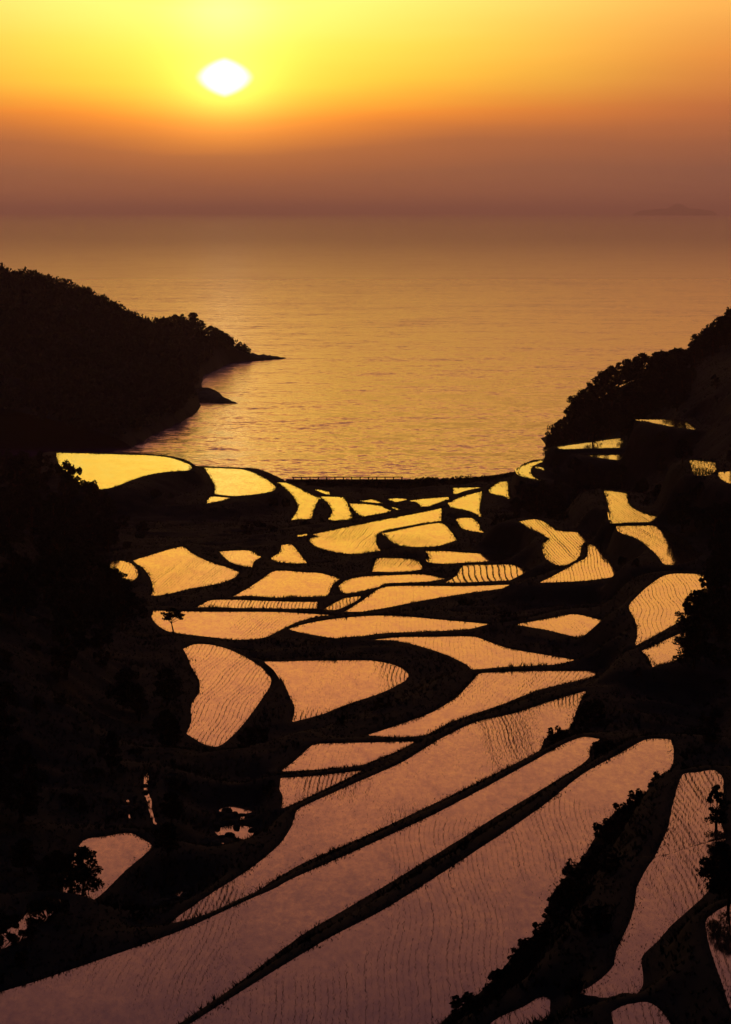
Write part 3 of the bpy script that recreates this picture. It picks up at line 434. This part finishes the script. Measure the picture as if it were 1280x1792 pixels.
# ------------------------------------------------------------------ paddies
def tufts(px, py, pz, h, w, n=2, lean=.35):
    """n narrow triangles per plant"""
    k = len(px); V = np.zeros((k, n, 3, 3), np.float32)
    for j in range(n):
        a = rng.uniform(0, math.pi, k); ca, sa = np.cos(a), np.sin(a)
        hh = h * rng.uniform(.7, 1.15, k); ww = w * rng.uniform(.7, 1.2, k) / 2
        lx = rng.normal(0, lean, k) * hh; ly = rng.normal(0, lean, k) * hh
        V[:, j, 0] = np.stack([px - ca * ww, py - sa * ww, pz - .02], 1)
        V[:, j, 1] = np.stack([px + ca * ww, py + sa * ww, pz - .02], 1)
        V[:, j, 2] = np.stack([px + lx, py + ly, pz + hh], 1)
    V = V.reshape(-1, 3)
    return V, np.arange(len(V)).reshape(-1, 3)

def outline_normals(poly):
    e = np.roll(poly, -1, 0) - poly; L = np.linalg.norm(e, axis=1, keepdims=True) + 1e-9; e = e / L
    t = e + np.roll(e, 1, 0); t /= np.linalg.norm(t, axis=1, keepdims=True) + 1e-9
    n = np.stack([t[:, 1], -t[:, 0]], 1)
    area = np.sum(poly[:, 0] * np.roll(poly[:, 1], -1) - np.roll(poly[:, 0], -1) * poly[:, 1])
    return n if area > 0 else -n

grass_pts = []
for z, slope, wob, st, label, pix, poly in PADDIES:
    c = poly.mean(0); dist = c[1]
    root = empty('rice_paddy', (c[0], c[1], z)); tag(root, label, 'rice paddy', 'flooded terraced rice paddies')
    ext = poly + outline_normals(poly) * (.12 + .0006 * dist)
    mesh_obj('water', np.column_stack([ext - c, np.zeros(len(ext))]), [tuple(range(len(ext)))], M['water'], root)
    # rows of young plants
    rs = .8 if st == 1.7 else (.31 if dist < 235 else .42)
    x0, y0 = poly.min(0); x1, y1 = poly.max(0)
    step = .14 if dist < 220 else .32
    ks = np.arange(x0 - 6 - abs(slope) * (y1 - y0), x1 + 6 + abs(slope) * (y1 - y0), rs); ys = np.arange(y0, y1, step)
    KX, KY = np.meshgrid(ks, ys); KX = KX.ravel(); KY = KY.ravel()
    KY = KY + rng.uniform(-.07, .07, KY.shape)
    ph = rng.uniform(0, 6.28)
    wx = wob * np.sin(KY / (5.5 + dist * .012) + ph + KX * .10) + wob * .5 * np.sin(KY / 2.9 + ph * 2)
    PX = KX + slope * (KY - c[1]) + wx * .55 + rng.normal(0, 1, KX.shape) * (.02 if 1.45 < st < 2.6 else .035 + .10 * np.clip(1 - (vnoise(KX, KY * .35, 5 + dist * .01, 11) - .42) * 5, 0, 1))
    keep = inside(poly, PX, KY)
    PX = PX[keep]; PY = KY[keep]; KK = KX[keep]
    if st > 0.15 and len(PX):
        nn = vnoise(PX, PY * .35, 5 + dist * .01, 11)
        patch = np.clip((nn - .42) * 5, 0, 1)
        rowv = .75 + .5 * (np.modf(np.sin(np.round(KK / rs) * 12.9898) * 43758.5)[0] % 1)
        size = (.40 + .75 * patch) * rowv * st
        if 1.45 < st < 2.6 and st != 1.7: size = np.full(len(PX), .95) * rowv * (.7 + .5 * nn)
        h = (.11 if dist < 235 else .135) * np.clip(size, .35, 2.4); w = (.007 + .0001 * dist) * np.clip(size, .5, 2.2)
        miss = rng.uniform(0, 1, len(PX)) < np.clip(.25 + size * .7, 0, .95)
        V, T = tufts(PX[miss] - c[0], PY[miss] - c[1], np.zeros(miss.sum()), h[miss], w[miss], 2)
        tag(mesh_obj('rice_seedlings', V, T, M['rice'], root), kind='stuff')
    # outline samples for the bank grass
    nx = np.roll(poly, -1, 0); L = np.linalg.norm(nx - poly, axis=1); nrmv = outline_normals(poly)
    dens = 14 if dist < 260 else 6
    for i in range(len(poly)):
        k = rng.poisson(L[i] * dens)
        if k:
            t = rng.uniform(0, 1, k)[:, None]; off = np.abs(rng.normal(0, .28, k))[:, None]
            off[rng.uniform(0, 1, k) < .3] *= -.9        # weeds standing in the muddy margin
            grass_pts.append(np.column_stack([poly[i] * (1 - t) + nx[i] * t + nrmv[i] * off, np.where(off < 0, z - .02, -9)]))
GP = np.concatenate([q[:, :2] for q in grass_pts]); GZ = np.concatenate([q[:, 2] for q in grass_pts])
nn = vnoise(GP[:, 0], GP[:, 1], 2.2, 21)
gh = np.where(GZ > -8, .55, 1) * (.11 + .28 * np.clip(nn - .3, 0, 1) ** 1.5) * np.clip(.6 + GP[:, 1] / 600, 0, 1.3)
V, T = tufts(GP[:, 0], GP[:, 1], np.maximum(ground_z(GP[:, 0], GP[:, 1]) - .03, GZ), gh, .022 + .00018 * GP[:, 1], 3, .45)
ban = [(V, T)]
# rougher growth over the open banks
k = 110000
by = rng.uniform(100, 660, k); bx = rng.uniform(-.16, .16, k) * by
ok = np.ones(k, bool)
for e in PADDIES:
    q = e[6]; lo = q.min(0); hi = q.max(0)
    s = np.nonzero((bx > lo[0] - 1) & (bx < hi[0] + 1) & (by > lo[1] - 1) & (by < hi[1] + 1))[0]
    if len(s): ok[s] &= ~(inside(q, bx[s], by[s]) | (edge_dist(q, bx[s], by[s]) < .7))
bx, by = bx[ok], by[ok]; bz = ground_z(bx, by); s = bz > .6; bx, by, bz = bx[s], by[s], bz[s]
V2, T2 = tufts(bx, by, bz - .05, .14 + .42 * vnoise(bx, by, 4, 31) ** 2, .11, 4, .5)
ban.append((V2, T2))
VV = np.concatenate([b[0] for b in ban]); TT = np.concatenate([ban[0][1], ban[1][1] + len(ban[0][0])])
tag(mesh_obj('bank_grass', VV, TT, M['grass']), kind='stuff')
for z, p in POOLW:
    c = p.mean(0)
    ext = p + outline_normals(p) * .2
    tag(mesh_obj('stream_water', np.column_stack([ext - c, np.zeros(len(ext))]), [tuple(range(len(ext)))], M['water'], None, (c[0], c[1], z)), kind='structure')

# ------------------------------------------------------------------ headland across the bay
near = [(500, 628), (440, 632), (408, 634), (385, 645), (360, 657), (353, 672), (356, 690), (352, 705), (345, 722), (305, 745), (262, 765), (225, 785), (100, 800), (-150, 806)]
HP = [at(a, b, 0) for a, b in near] + [(-420, 760), (-480, 1180), (-300, 1290), (-120, 1290), (-62, 1225), (-48, 1206)]
HP = smooth_poly(HP, 3)
rid = [(-700, 470, 900), (-200, 462, 900), (0, 478, 950), (60, 491, 975), (110, 503, 1000), (160, 524, 1030), (190, 540, 1050), (215, 560, 1065), (245, 567, 1085), (300, 569, 1105), (335, 566, 1125), (370, 584, 1150), (393, 595, 1168), (402, 608, 1178), (408, 619, 1182)]
RW = []
for a, b, d in rid:
    r = ray(a, b); t = d / r[1]; RW.append((r[0] * t, d, CAM_Z + r[2] * t))
RW = np.array(RW)
hx = np.linspace(-480, -25, 260); hy = np.linspace(740, 1300, 280)
HX, HY = np.meshgrid(hx, hy); fx, fy = HX.ravel(), HY.ravel()
def headland_z(fx, fy):
    sd = edge_dist(HP, fx, fy); ins = inside(HP, fx, fy)
    best = np.full(fx.shape, 1e9); rz = np.zeros(fx.shape)
    for i in range(1, len(RW)):
        a, b = RW[i - 1], RW[i]; e = b[:2] - a[:2]; t = np.clip(((fx - a[0]) * e[0] + (fy - a[1]) * e[1]) / (e @ e), 0, 1)
        d = np.hypot(fx - a[0] - t * e[0], fy - a[1] - t * e[1]); s = d < best
        best[s] = d[s]; rz[s] = (a[2] + t * (b[2] - a[2]))[s]
    f = sd / (sd + best + 1e-6)
    h = rz * np.clip(f, 0, 1) ** .75 + (vnoise(fx, fy, 22, 41) - .5) * 5 * np.clip(sd / 40, 0, 1) * np.clip(best / 15, .15, 1)
    cap = .9 + sd * 1.1
    return np.where(ins, np.minimum(np.maximum(h, .4), cap), -2.0)
hz = headland_z(fx, fy)
idx = np.arange(len(fx)).reshape(HX.shape)
F = np.stack([idx[:-1, :-1].ravel(), idx[:-1, 1:].ravel(), idx[1:, 1:].ravel(), idx[1:, :-1].ravel()], 1)
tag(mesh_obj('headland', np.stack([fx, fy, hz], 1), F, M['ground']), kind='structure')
# low rock spits
def spit(p0, p1, wid, hgt, label, pw=1.6):
    a = np.array(at(*p0, 0)); b = np.array(at(*p1, 0)); L = np.linalg.norm(b - a); n = 40; k = 12
    ax = (b - a) / L; pr = np.array([-ax[1], ax[0]]); V = []
    for i in range(n + 1):
        t = i / n; taper = (1 - t ** pw) ** .8 + .02
        for j in range(k + 1):
            s = j / k * 2 - 1
            w = wid * taper * (1 + .3 * (vnoise(i * 1.3, s * 3, 3, 51) - .5))
            h = hgt * taper * max(0, 1 - s * s) ** .6 * (.6 + .8 * vnoise(i * 1.0, j * 1.0, 2.2, 52)) - .4 * abs(s) ** 3
            q = a + ax * (t * L) + pr * s * w; V.append((q[0] - a[0], q[1] - a[1], h))
    idx = np.arange((n + 1) * (k + 1)).reshape(n + 1, k + 1)
    F = np.stack([idx[:-1, :-1].ravel(), idx[1:, :-1].ravel(), idx[1:, 1:].ravel(), idx[:-1, 1:].ravel()], 1)
    tag(mesh_obj('rock_spit', V, F, M['rock'], None, (a[0], a[1], 0)), label, 'rock spit')
spit((385, 629), (502, 627), 16, 2.6, 'long thin dark rock spit reaching into the sea from the tip of the headland')
spit((330, 699), (416, 706), 15, 3.4, 'short dark wedge of rock in the bay, nearer than the long thin spit', .62)

# dark stones breaking up the stream
def stone_mesh():
    V, F = [], []; n, k = 9, 5
    for i in range(k + 1):
        a = math.pi * i / k
        for j in range(n):
            b = 2 * math.pi * j / n; q = 1 + .35 * (float(vnoise(i * 2.1 + j * .7, j * 1.7 - i, 1.0, 71)) - .5)
            V.append((math.sin(a) * math.cos(b) * q * .5, math.sin(a) * math.sin(b) * q * .42, math.cos(a) * q * .3))
    for i in range(k):
        for j in range(n): F.append((i * n + j, (i + 1) * n + j, (i + 1) * n + (j + 1) % n, i * n + (j + 1) % n))
    return V, F
V, F = stone_mesh(); stone0 = mesh_obj('stone', V, F, M['rock']); first = True
for z, p in POOLW:
    lo, hi = p.min(0), p.max(0)
    for _ in range(9):
        o = stone0 if first else copy_tree(stone0); first = False
        x, y = random.uniform(lo[0], hi[0]), random.uniform(lo[1], hi[1]); s_ = random.uniform(.25, .8)
        o.location = (x, y, max(z, float(ground_z(x, y))) + .02); o.scale = (s_ * 1.4, s_, s_ * random.uniform(.6, 1.3)); o.rotation_euler = (0, 0, random.uniform(0, 6.28))
        tag(o, 'dark stone in or beside the small glinting pools of the stream', 'stone', 'stones of the stream')

# ------------------------------------------------------------------ trees and shrubs
def tube(V, F, p0, p1, r0, r1, n=6):
    p0, p1 = Vector(p0), Vector(p1); d = (p1 - p0).normalized(); a = d.orthogonal().normalized(); b = d.cross(a)
    s = len(V)
    for p, r in ((p0, r0), (p1, r1)):
        for i in range(n):
            t = 2 * math.pi * i / n; V.append(tuple(p + a * (math.cos(t) * r) + b * (math.sin(t) * r)))
    for i in range(n): F.append((s + i, s + (i + 1) % n, s + n + (i + 1) % n, s + n + i))
def leaf_cards(centers, radii, per, size, flat=1.0):
    C = np.repeat(np.array(centers, float), per, 0); Rr = np.repeat(np.array(radii, float), per)
    d = rng.normal(size=C.shape); d /= np.linalg.norm(d, axis=1, keepdims=True)
    r = Rr * rng.uniform(.35, 1.0, len(C)) ** .6
    P = C + d * r[:, None] * np.array([1, 1, flat])
    a = rng.normal(size=C.shape); a /= np.linalg.norm(a, axis=1, keepdims=True)
    b = np.cross(a, rng.normal(size=C.shape)); b /= np.linalg.norm(b, axis=1, keepdims=True) + 1e-9
    s = size * rng.uniform(.6, 1.5, len(C))[:, None]
    V = np.stack([P - a * s, P + b * s * .55, P + a * s, P - b * s * .55], 1).reshape(-1, 3)
    return V, np.arange(len(V)).reshape(-1, 4)
def make_tree(name, height, spread, clumps, per, leaf, base, flat=.75, lean=0.0, seed=0, layered=False):
    rr = random.Random(seed)
    root = empty(name, (0, 0, -500)); V, F = [], []
    top = (lean * height, 0, height * .72)
    n = 5; prev = (0, 0, -.6)
    for i in range(1, n + 1):
        t = i / n; p = (top[0] * t + rr.uniform(-.1, .1) * height * .15, rr.uniform(-.1, .1) * height * .15, top[2] * t)
        tube(V, F, prev, p, height * .035 * (1.15 - (i - 1) / n), height * .035 * (1.15 - i / n)); prev = p
    cs, rs = [], []
    for i in range(clumps):
        t = rr.uniform(base, 1.0)
        prof = math.sin(math.pi * min(1, (t - base) / (1 - base) * .85 + .15)) ** .7
        a = rr.uniform(0, 6.283); q = spread * prof * rr.uniform(.35, 1.0)
        c = (lean * height * t + math.cos(a) * q, math.sin(a) * q, height * t)
        cs.append(c); rs.append(spread * rr.uniform(.22, .42) * (1.1 - .4 * t))
        if i % 2 == 0:
            zt = min(height * .7, max(.2, c[2] * .7)); s = zt / top[2]
            tube(V, F, (top[0] * s, 0, zt), c, height * .013, height * .004, 4)
    mesh_obj('trunk', V, F, M['bark'], root)
    LV, LF = leaf_cards(cs, rs, per, leaf, .38 if layered else flat)
    mesh_obj('crown', LV, LF, M['leaf'], root)
    return root
PROTO = [make_tree('broadleaf_tree', 8, 3.3, 44, 80, .24, .22, seed=1), make_tree('broadleaf_tree', 9, 2.7, 40, 80, .24, .18, seed=2),
         make_tree('broadleaf_tree', 6.5, 3.6, 44, 80, .22, .15, .7, .08, seed=3), make_tree('broadleaf_tree', 7.5, 2.3, 34, 80, .22, .15, seed=4, lean=-.06)]
PR_H = [8, 9, 6.5, 7.5]; PR_W = [3.9, 3.3, 4.2, 2.9]
def make_shrub(h, w, clumps, per, leaf, seed):
    rr = random.Random(seed); root = empty('shrub', (0, 0, -500)); V, F = [], []; cs, rs = [], []
    for i in range(clumps):
        a = rr.uniform(0, 6.283); q = w * math.sqrt(rr.uniform(0, 1)); t = rr.uniform(.1, 1) * (1 - .45 * (q / w) ** 2)
        c = (math.cos(a) * q, math.sin(a) * q, h * t); cs.append(c); rs.append(w * rr.uniform(.18, .36))
        if i % 2 == 0: tube(V, F, (c[0] * .15, c[1] * .15, -.3), c, .035 * h, .012 * h, 4)
    mesh_obj('stem', V, F, M['bark'], root)
    LV, LF = leaf_cards(cs, rs, per, leaf, .9); mesh_obj('foliage', LV, LF, M['leaf'], root)
    return root
SHR = [make_shrub(1.6, 1.1, 20, 60, .11, 11), make_shrub(1.2, 1.3, 20, 60, .11, 12), make_shrub(2.0, .9, 18, 60, .11, 13)]
SH_H = [1.6, 1.2, 2.0]; SH_W = [1.4, 1.6, 1.15]
used = set()
def place(protos, i, x, y, s, label, group, cat, sz=None, z=None):
    p = protos[i]; key = p.name
    o = p if key not in used else copy_tree(p); used.add(key)
    o.location = (x, y, float(ground_z(x, y)) if z is None else z)
    o.rotation_euler = (0, 0, random.uniform(0, 6.28)); o.scale = (s, s, s if sz is None else sz)
    tag(o, label, cat, group)
    return o

# what has to stay clear: the water of the paddies, the sea and the sky (photo pixels, quarter scale)
gy, gx = np.mgrid[0:448, 0:320]; gx = gx * 4.0 + 2; gy = gy * 4.0 + 2
CLEAR = np.zeros(gx.shape, bool)
for e in PADDIES: CLEAR |= inside(smooth_poly(e[5], 2), gx, gy)
for z, p in POOLS: CLEAR |= edge_dist(smooth_poly(p, 2), gx, gy) < 5
SKYLINE = [(-50, -50), (1330, -50), (1330, 530), (1280, 540), (1258, 562), (1240, 578), (1205, 612), (1150, 616), (1090, 632), (1040, 664), (1015, 690), (1000, 722), (975, 742), (955, 792), (900, 818), (850, 826), (760, 832), (490, 838), (430, 812), (340, 795), (105, 788), (-50, 788)]
CLEAR |= inside(np.array(SKYLINE, float), gx, gy)
def clear_hit(px, py):
    i, j = int(py // 4), int(px // 4)
    return 0 <= i < 448 and 0 <= j < 320 and CLEAR[i, j]
def blocked(x, y, z, h, w, tol=.9):
    for fz, fw in ((0.05, .6), (.2, .9), (.4, 1), (.6, 1), (.8, .8), (1, .25)):
        for sx in (-1, -.7, -.35, 0, .35, .7, 1):
            if clear_hit(*proj(x + sx * fw * w * tol, y, z + h * fz * tol)): return True
    return False
TREES = []
def shades_band(x, y, top): return x < -6 and 138 < y < 260 and top > 20.5 + .22 * (y - 138)
def scatter(n, ylo, yhi, ulo, uhi, label, group, smin, smax, gap, tol=.9, cond=None):
    c = 0
    for _ in range(n * 60):
        if c >= n: break
        y = random.uniform(ylo, yhi); x = random.uniform(ulo, uhi) * y; z = float(ground_z(x, y))
        if z < 1 or (cond and not cond(x, y, z)): continue
        if any((x - a) ** 2 + (y - b) ** 2 < gap * gap for a, b in TREES): continue
        i = random.randrange(4)
        for s in (random.uniform(smin, smax), smin, smin * .75):
            if shades_band(x, y, z + PR_H[i] * s): continue
            if not (blocked(x, y, z, PR_H[i] * s, PR_W[i] * s, tol) or (y < 300 and blocked(x, y, z - PR_H[i] * s, PR_H[i] * s, PR_W[i] * s * .7, tol))):
                place(PROTO, i, x, y, s, label, group, 'tree'); TREES.append((x, y)); c += 1; break
    return c
# right wood: the skyline trees first
sk = [(a, b, 700 + random.uniform(-14, 14)) for a, b in [(966, 768), (974, 752), (985, 737), (996, 726), (1004, 712), (1012, 698), (1022, 685), (1034, 672), (1046, 660), (1058, 650), (1070, 643), (1084, 636), (1098, 630), (1112, 626), (1128, 622), (1144, 619), (1160, 616), (1176, 613), (1192, 611), (1206, 610), (1216, 598), (1226, 588), (1238, 577), (1250, 566), (1262, 556), (1274, 546), (1288, 536)]]
for n_, (a, b, d) in enumerate(sk):
    r = ray(a, b); t = d / r[1]; x = r[0] * t; ztop = CAM_Z + r[2] * t
    gz = float(ground_z(x, d)); i = n_ % 4; h = ztop - gz
    if h < 2: gz = ztop - 6; h = 6
    h = min(h, 11)
    s = max(.55, min(1.2, h / PR_H[i]))
    place(PROTO, i, x, d, s, 'dark tree on the skyline of the right wood above the sea', 'skyline trees of the right wood', 'tree', h / PR_H[i]); TREES.append((x, d))
nR = scatter(75, 640, 715, .06, .15, 'dark broadleaf tree inside the wood on the right point', 'trees inside the right wood', .6, .9, 3.0)
nR += scatter(60, 470, 640, .052, .15, 'dark broadleaf tree inside the wood on the right hillside', 'trees behind the upper right paddies', .4, .8, 3.4, 1.1, lambda x, y, z: z + 4 < 22 + .07 * (y - 520))
nR2 = scatter(45, 250, 470, .105, .15, 'dark tree on the right slope beside the upper paddies', 'trees on the right slope', .4, .7, 3.0, 1.1)
nL = scatter(80, 330, 640, -.17, -.075, 'dark broadleaf tree on the left hillside above the terraces', 'trees on the left hillside', .5, .95, 3.4)
nL2 = scatter(50, 150, 330, -.16, -.055, 'dark tree on the near left slope', 'trees on the near left slope', .35, .7, 2.4)
print('trees', nR, nR2, nL, nL2)

def put(px, py, z, i, s, label, name=None, protos=PROTO, cat='tree', group=None, sz=None):
    x, y = at(px, py, z)
    return place(protos, i, x, y, s, label, group, cat, sz, z=min(z, float(ground_z(x, y)) + .2))
# single trees that overlap the water
for n_, (a, b, k) in enumerate([(104, 838, 2.2), (124, 846, 2.0), (140, 858, 1.9), (160, 864, 1.6), (176, 866, .9)]):
    put(a, b, 9.6, (0, 2, 1, 0, 1)[n_], k, ['tall bush at the far left tip of the leftmost bright yellow paddy', 'upright bush second from the left tip of the leftmost yellow paddy', 'broad bush in the middle of the row before the leftmost yellow paddy', 'feathery bush overlapping the near edge of the leftmost yellow paddy', 'lowest bush at the right end of the row before the leftmost yellow paddy'][n_], protos=SHR, cat='shrub')
put(190, 965, 11, 0, .55, 'round dark tree at the left edge of the orange oval bush-grown paddy')
put(205, 1048, 11.5, 2, .55, 'low spreading tree covering the lower corner of the bush-grown orange paddy')
put(1225, 1130, 20.5, 0, .62, 'dark tree leaning over the right edge of the bending-row paddy')
put(1200, 1105, 20, 3, .42, 'small tree at the levee between the bending-row paddy and the weedy one')
put(1215, 1170, 20.5, 2, .5, 'wide dark tree over the right end of the weedy tan paddy')
put(1250, 1060, 20.5, 1, .5, 'slim tree behind the top right corner of the bending-row paddy')
put(1262, 1480, 30, 0, .32, 'dark tree at the right edge over the ragged mauve paddy')
put(1275, 1560, 30.2, 2, .3, 'low dark tree at the right edge beside the leg-shaped paddy')
put(1255, 1385, 29, 3, .3, 'thin tree above the ragged top of the mauve paddy at lower right')
put(146, 1556, 19.5, 0, .4, 'misty round tree in front of the dim brown paddy at lower left')
put(105, 1570, 20, 2, .4, 'low tree left of the misty round tree')
put(30, 1640, 21, 0, .9, 'dark bush over the curved brown paddy at the lower left edge', protos=SHR, cat='shrub')
put(85, 1600, 21, 1, .9, 'spreading bush behind the curved brown paddy at the lower left', protos=SHR, cat='shrub')
ft = make_tree('leaning_tree', 2.9, 1.6, 22, 60, .11, .6, lean=-.12, seed=9, layered=True)
x, y = at(305, 1112, 14); ft.location = (x, y, 14); ft.rotation_euler = (0, 0, .1)
tag(ft, 'small leaning tree with flat layered crown standing in the wide orange paddy at left', 'tree')
# leafy stalks: the weeds along the largest paddy and the ragged ends
weeds = [(1150, 1368), (1120, 1395), (1098, 1405), (1078, 1420), (1062, 1440), (1046, 1460), (1030, 1490), (1010, 1515), (992, 1540), (975, 1560), (962, 1575), (956, 1600), (938, 1630), (925, 1650), (908, 1670), (895, 1690), (880, 1708), (862, 1725), (845, 1742), (825, 1762), (805, 1780)]
for n_, (a, b) in enumerate(weeds):
    for q in range(2):
        put(a + 12 + q * 12 + random.uniform(-6, 6), b + 10 + q * 8, 22.1 + q * .3, (n_ + q) % 3, random.uniform(.4, .85) * (1, .8)[q], 'leafy weed bush in the row along the right side of the largest paddy', protos=SHR, cat='shrub', group='weeds along the largest paddy')
for n_, (a, b) in enumerate([(1030, 1240), (1022, 1235), (1012, 1255), (1008, 1275), (985, 1290), (965, 1295), (1030, 1255)]):
    put(a + 8, b + 8, 19.6, n_ % 3, random.uniform(.55, .85), 'dark bush at the ragged right end of the big brown paddy', protos=SHR, cat='shrub', group='bushes at the end of the big brown paddy')
for n_, (a, b) in enumerate([(1045, 1315), (1052, 1300), (1165, 1345)]):
    put(a + 6, b + 8, 20.8, n_ % 3, .6, ['dark bush at the upper end of the long brown band', 'taller dark bush beyond the upper end of the long brown band', 'dark bush by the squared top end of the largest paddy'][n_], protos=SHR, cat='shrub')
# shore bushes in front of the sea wall
for n_ in range(46):
    px = 545 + n_ * 8.9 + random.uniform(-4, 4); d = random.uniform(606, 622) + max(0, px - 800) * .25
    x = (px - 640) / FPX * d; gz = float(ground_z(x, d)); s = random.uniform(1.1, 1.7)
    r = at(px, 836 if px < 720 else 832 - max(0, px - 860) * .15, 0)
    lim = CAM_Z - (CAM_Z / r[1]) * d - gz           # stay below the sea line
    i = n_ % 3; s = min(s, max(.5, lim * random.uniform(.7, .92 if px < 720 else 1.05) / SH_H[i]))
    place(SHR, i, x, d, s * 1.3, 'dark rounded bush in the hedge behind the sea wall', 'bushes of the shore hedge', 'shrub', s)
# bushes scattered on the dark banks
c = 0
for _ in range(9000):
    if c >= 150: break
    y = random.uniform(115, 600); x = random.uniform(-.14, .14) * y; z = float(ground_z(x, y))
    if z < 2: continue
    i = random.randrange(3); s = random.uniform(.4, .9) * (1 if y < 300 else 1.4)
    if blocked(x, y, z - SH_H[i] * s, SH_H[i] * s * 2, SH_W[i] * s, 1.1): continue
    if shades_band(x, y, z + SH_H[i] * s): continue
    place(SHR, i, x, y, s, 'dark wild bush on the banks between the paddies', 'wild bushes on the banks', 'shrub'); c += 1

# wood on the headland: reads as one mass
cs, rs = [], []
tries = 0
while len(cs) < 3600 and tries < 40000:
    tries += 1
    x = random.uniform(-330, -48); y = random.uniform(738, 1230)
    if not (-.16 < x / y < -.03): continue
    cs.append((x, y)); 
CX = np.array(cs); hzz = headland_z(CX[:, 0], CX[:, 1]); sdd = edge_dist(HP, CX[:, 0], CX[:, 1])
s = (hzz > 1.0) & (sdd > 3)
CX = CX[s]; hzz = hzz[s]
cr = rng.uniform(1.8, 3.4, len(CX))
LV, LF = leaf_cards(np.column_stack([CX, hzz + cr * .55]), cr, 70, .55, .8)
tag(mesh_obj('headland_wood', LV, LF, M['leaf']), kind='stuff')
for n_, (a, b, d, h) in enumerate([(6, 470, 952, 5), (292, 556, 1103, 5.5), (305, 552, 1106, 6), (318, 551, 1115, 6.5), (338, 548, 1127, 6.5), (352, 560, 1138, 5), (371, 572, 1150, 5.5), (388, 580, 1163, 6.5), (395, 584, 1168, 6.5), (400, 590, 1172, 6), (380, 576, 1157, 6), (404, 599, 1176, 4.5), (407, 609, 1180, 4), (398, 600, 1165, 4), (243, 556, 1085, 5), (150, 508, 1024, 5), (196, 530, 1053, 5), (260, 556, 1092, 4.5)]):
    r = ray(a, b); t = d / r[1]; x = r[0] * t; zt = CAM_Z + r[2] * t
    gz = float(headland_z(np.array([x]), np.array([float(d)]))[0]); h = max(h, zt - gz)
    place(PROTO, n_ % 4, x, d, h / PR_H[n_ % 4] * 1.1, 'dark tree rising on the crest of the left headland', 'crest trees of the headland', 'tree', h / PR_H[n_ % 4], z=zt - h)

# ------------------------------------------------------------------ sea wall and railing
def box(V, F, x0, x1, y0, y1, z0, z1):
    s = len(V)
    V += [(x0, y0, z0), (x1, y0, z0), (x1, y1, z0), (x0, y1, z0), (x0, y0, z1), (x1, y0, z1), (x1, y1, z1), (x0, y1, z1)]
    F += [tuple(s + i for i in f) for f in ((0, 3, 2, 1), (4, 5, 6, 7), (0, 1, 5, 4), (1, 2, 6, 5), (2, 3, 7, 6), (3, 0, 4, 7))]
WY = 640.0; WZ = 1.0
w = empty('sea_wall', (-2, WY, 0)); tag(w, 'long low concrete sea wall along the shore under the railing', 'sea wall')
V, F = [], []; box(V, F, -15.5, 24, -.45, .45, -1.5, WZ - .25); mesh_obj('wall', V, F, M['concrete'], w)
V, F = [], []; box(V, F, -15.6, 24.1, -.6, .6, WZ - .25, WZ); mesh_obj('coping', V, F, M['concrete'], w)
rl = empty('railing', (-2, WY, WZ)); tag(rl, 'low dark railing with posts on the left half of the sea wall', 'railing')
for n_ in range(14):
    V, F = [], []; xx = -14 + n_ * 1.85; box(V, F, xx - .13, xx + .13, -.13, .13, 0, .42); mesh_obj('post', V, F, M['metal'], rl)
V, F = [], []; box(V, F, -14.3, 10.3, -.11, .11, .42, .60); mesh_obj('rail', V, F, M['metal'], rl)

# ------------------------------------------------------------------ faint island on the horizon
V = []; n = 60; k = 10
for i in range(n + 1):
    t = i / n; prof = 1.0 * (math.sin(math.pi * t) ** .5) * (.55 + .6 * vnoise(i, 0, 9, 61)) 
    for j in range(k + 1):
        s_ = j / k * 2 - 1
        V.append(((t - .5) * 1300, s_ * 110, 170 * float(prof) * (1 - s_ * s_) - 2 - 4 * abs(s_)))
idx = np.arange((n + 1) * (k + 1)).reshape(n + 1, k + 1)
F = np.stack([idx[:-1, :-1].ravel(), idx[1:, :-1].ravel(), idx[1:, 1:].ravel(), idx[:-1, 1:].ravel()], 1)
tag(mesh_obj('island', V, F, M['ground'], None, (4770, 45000, 0)), kind='structure')

# ------------------------------------------------------------------ haze over the water
hm = bpy.data.materials.new('haze'); hm.use_nodes = True; ht = hm.node_tree; ht.nodes.clear()
pv = ht.nodes.new('ShaderNodeVolumePrincipled'); pv.inputs['Density'].default_value = HAZE
pv.inputs['Color'].default_value = (.76, .62, 1.0, 1); pv.inputs['Anisotropy'].default_value = 0.75
ho = ht.nodes.new('ShaderNodeOutputMaterial'); ht.links.new(pv.outputs[0], ho.inputs['Volume'])
V, F = [], []; box(V, F, -270000, 270000, -500, 168000, -8, 200)
if HAZE > 0: tag(mesh_obj('haze', V, F, hm), kind='stuff')
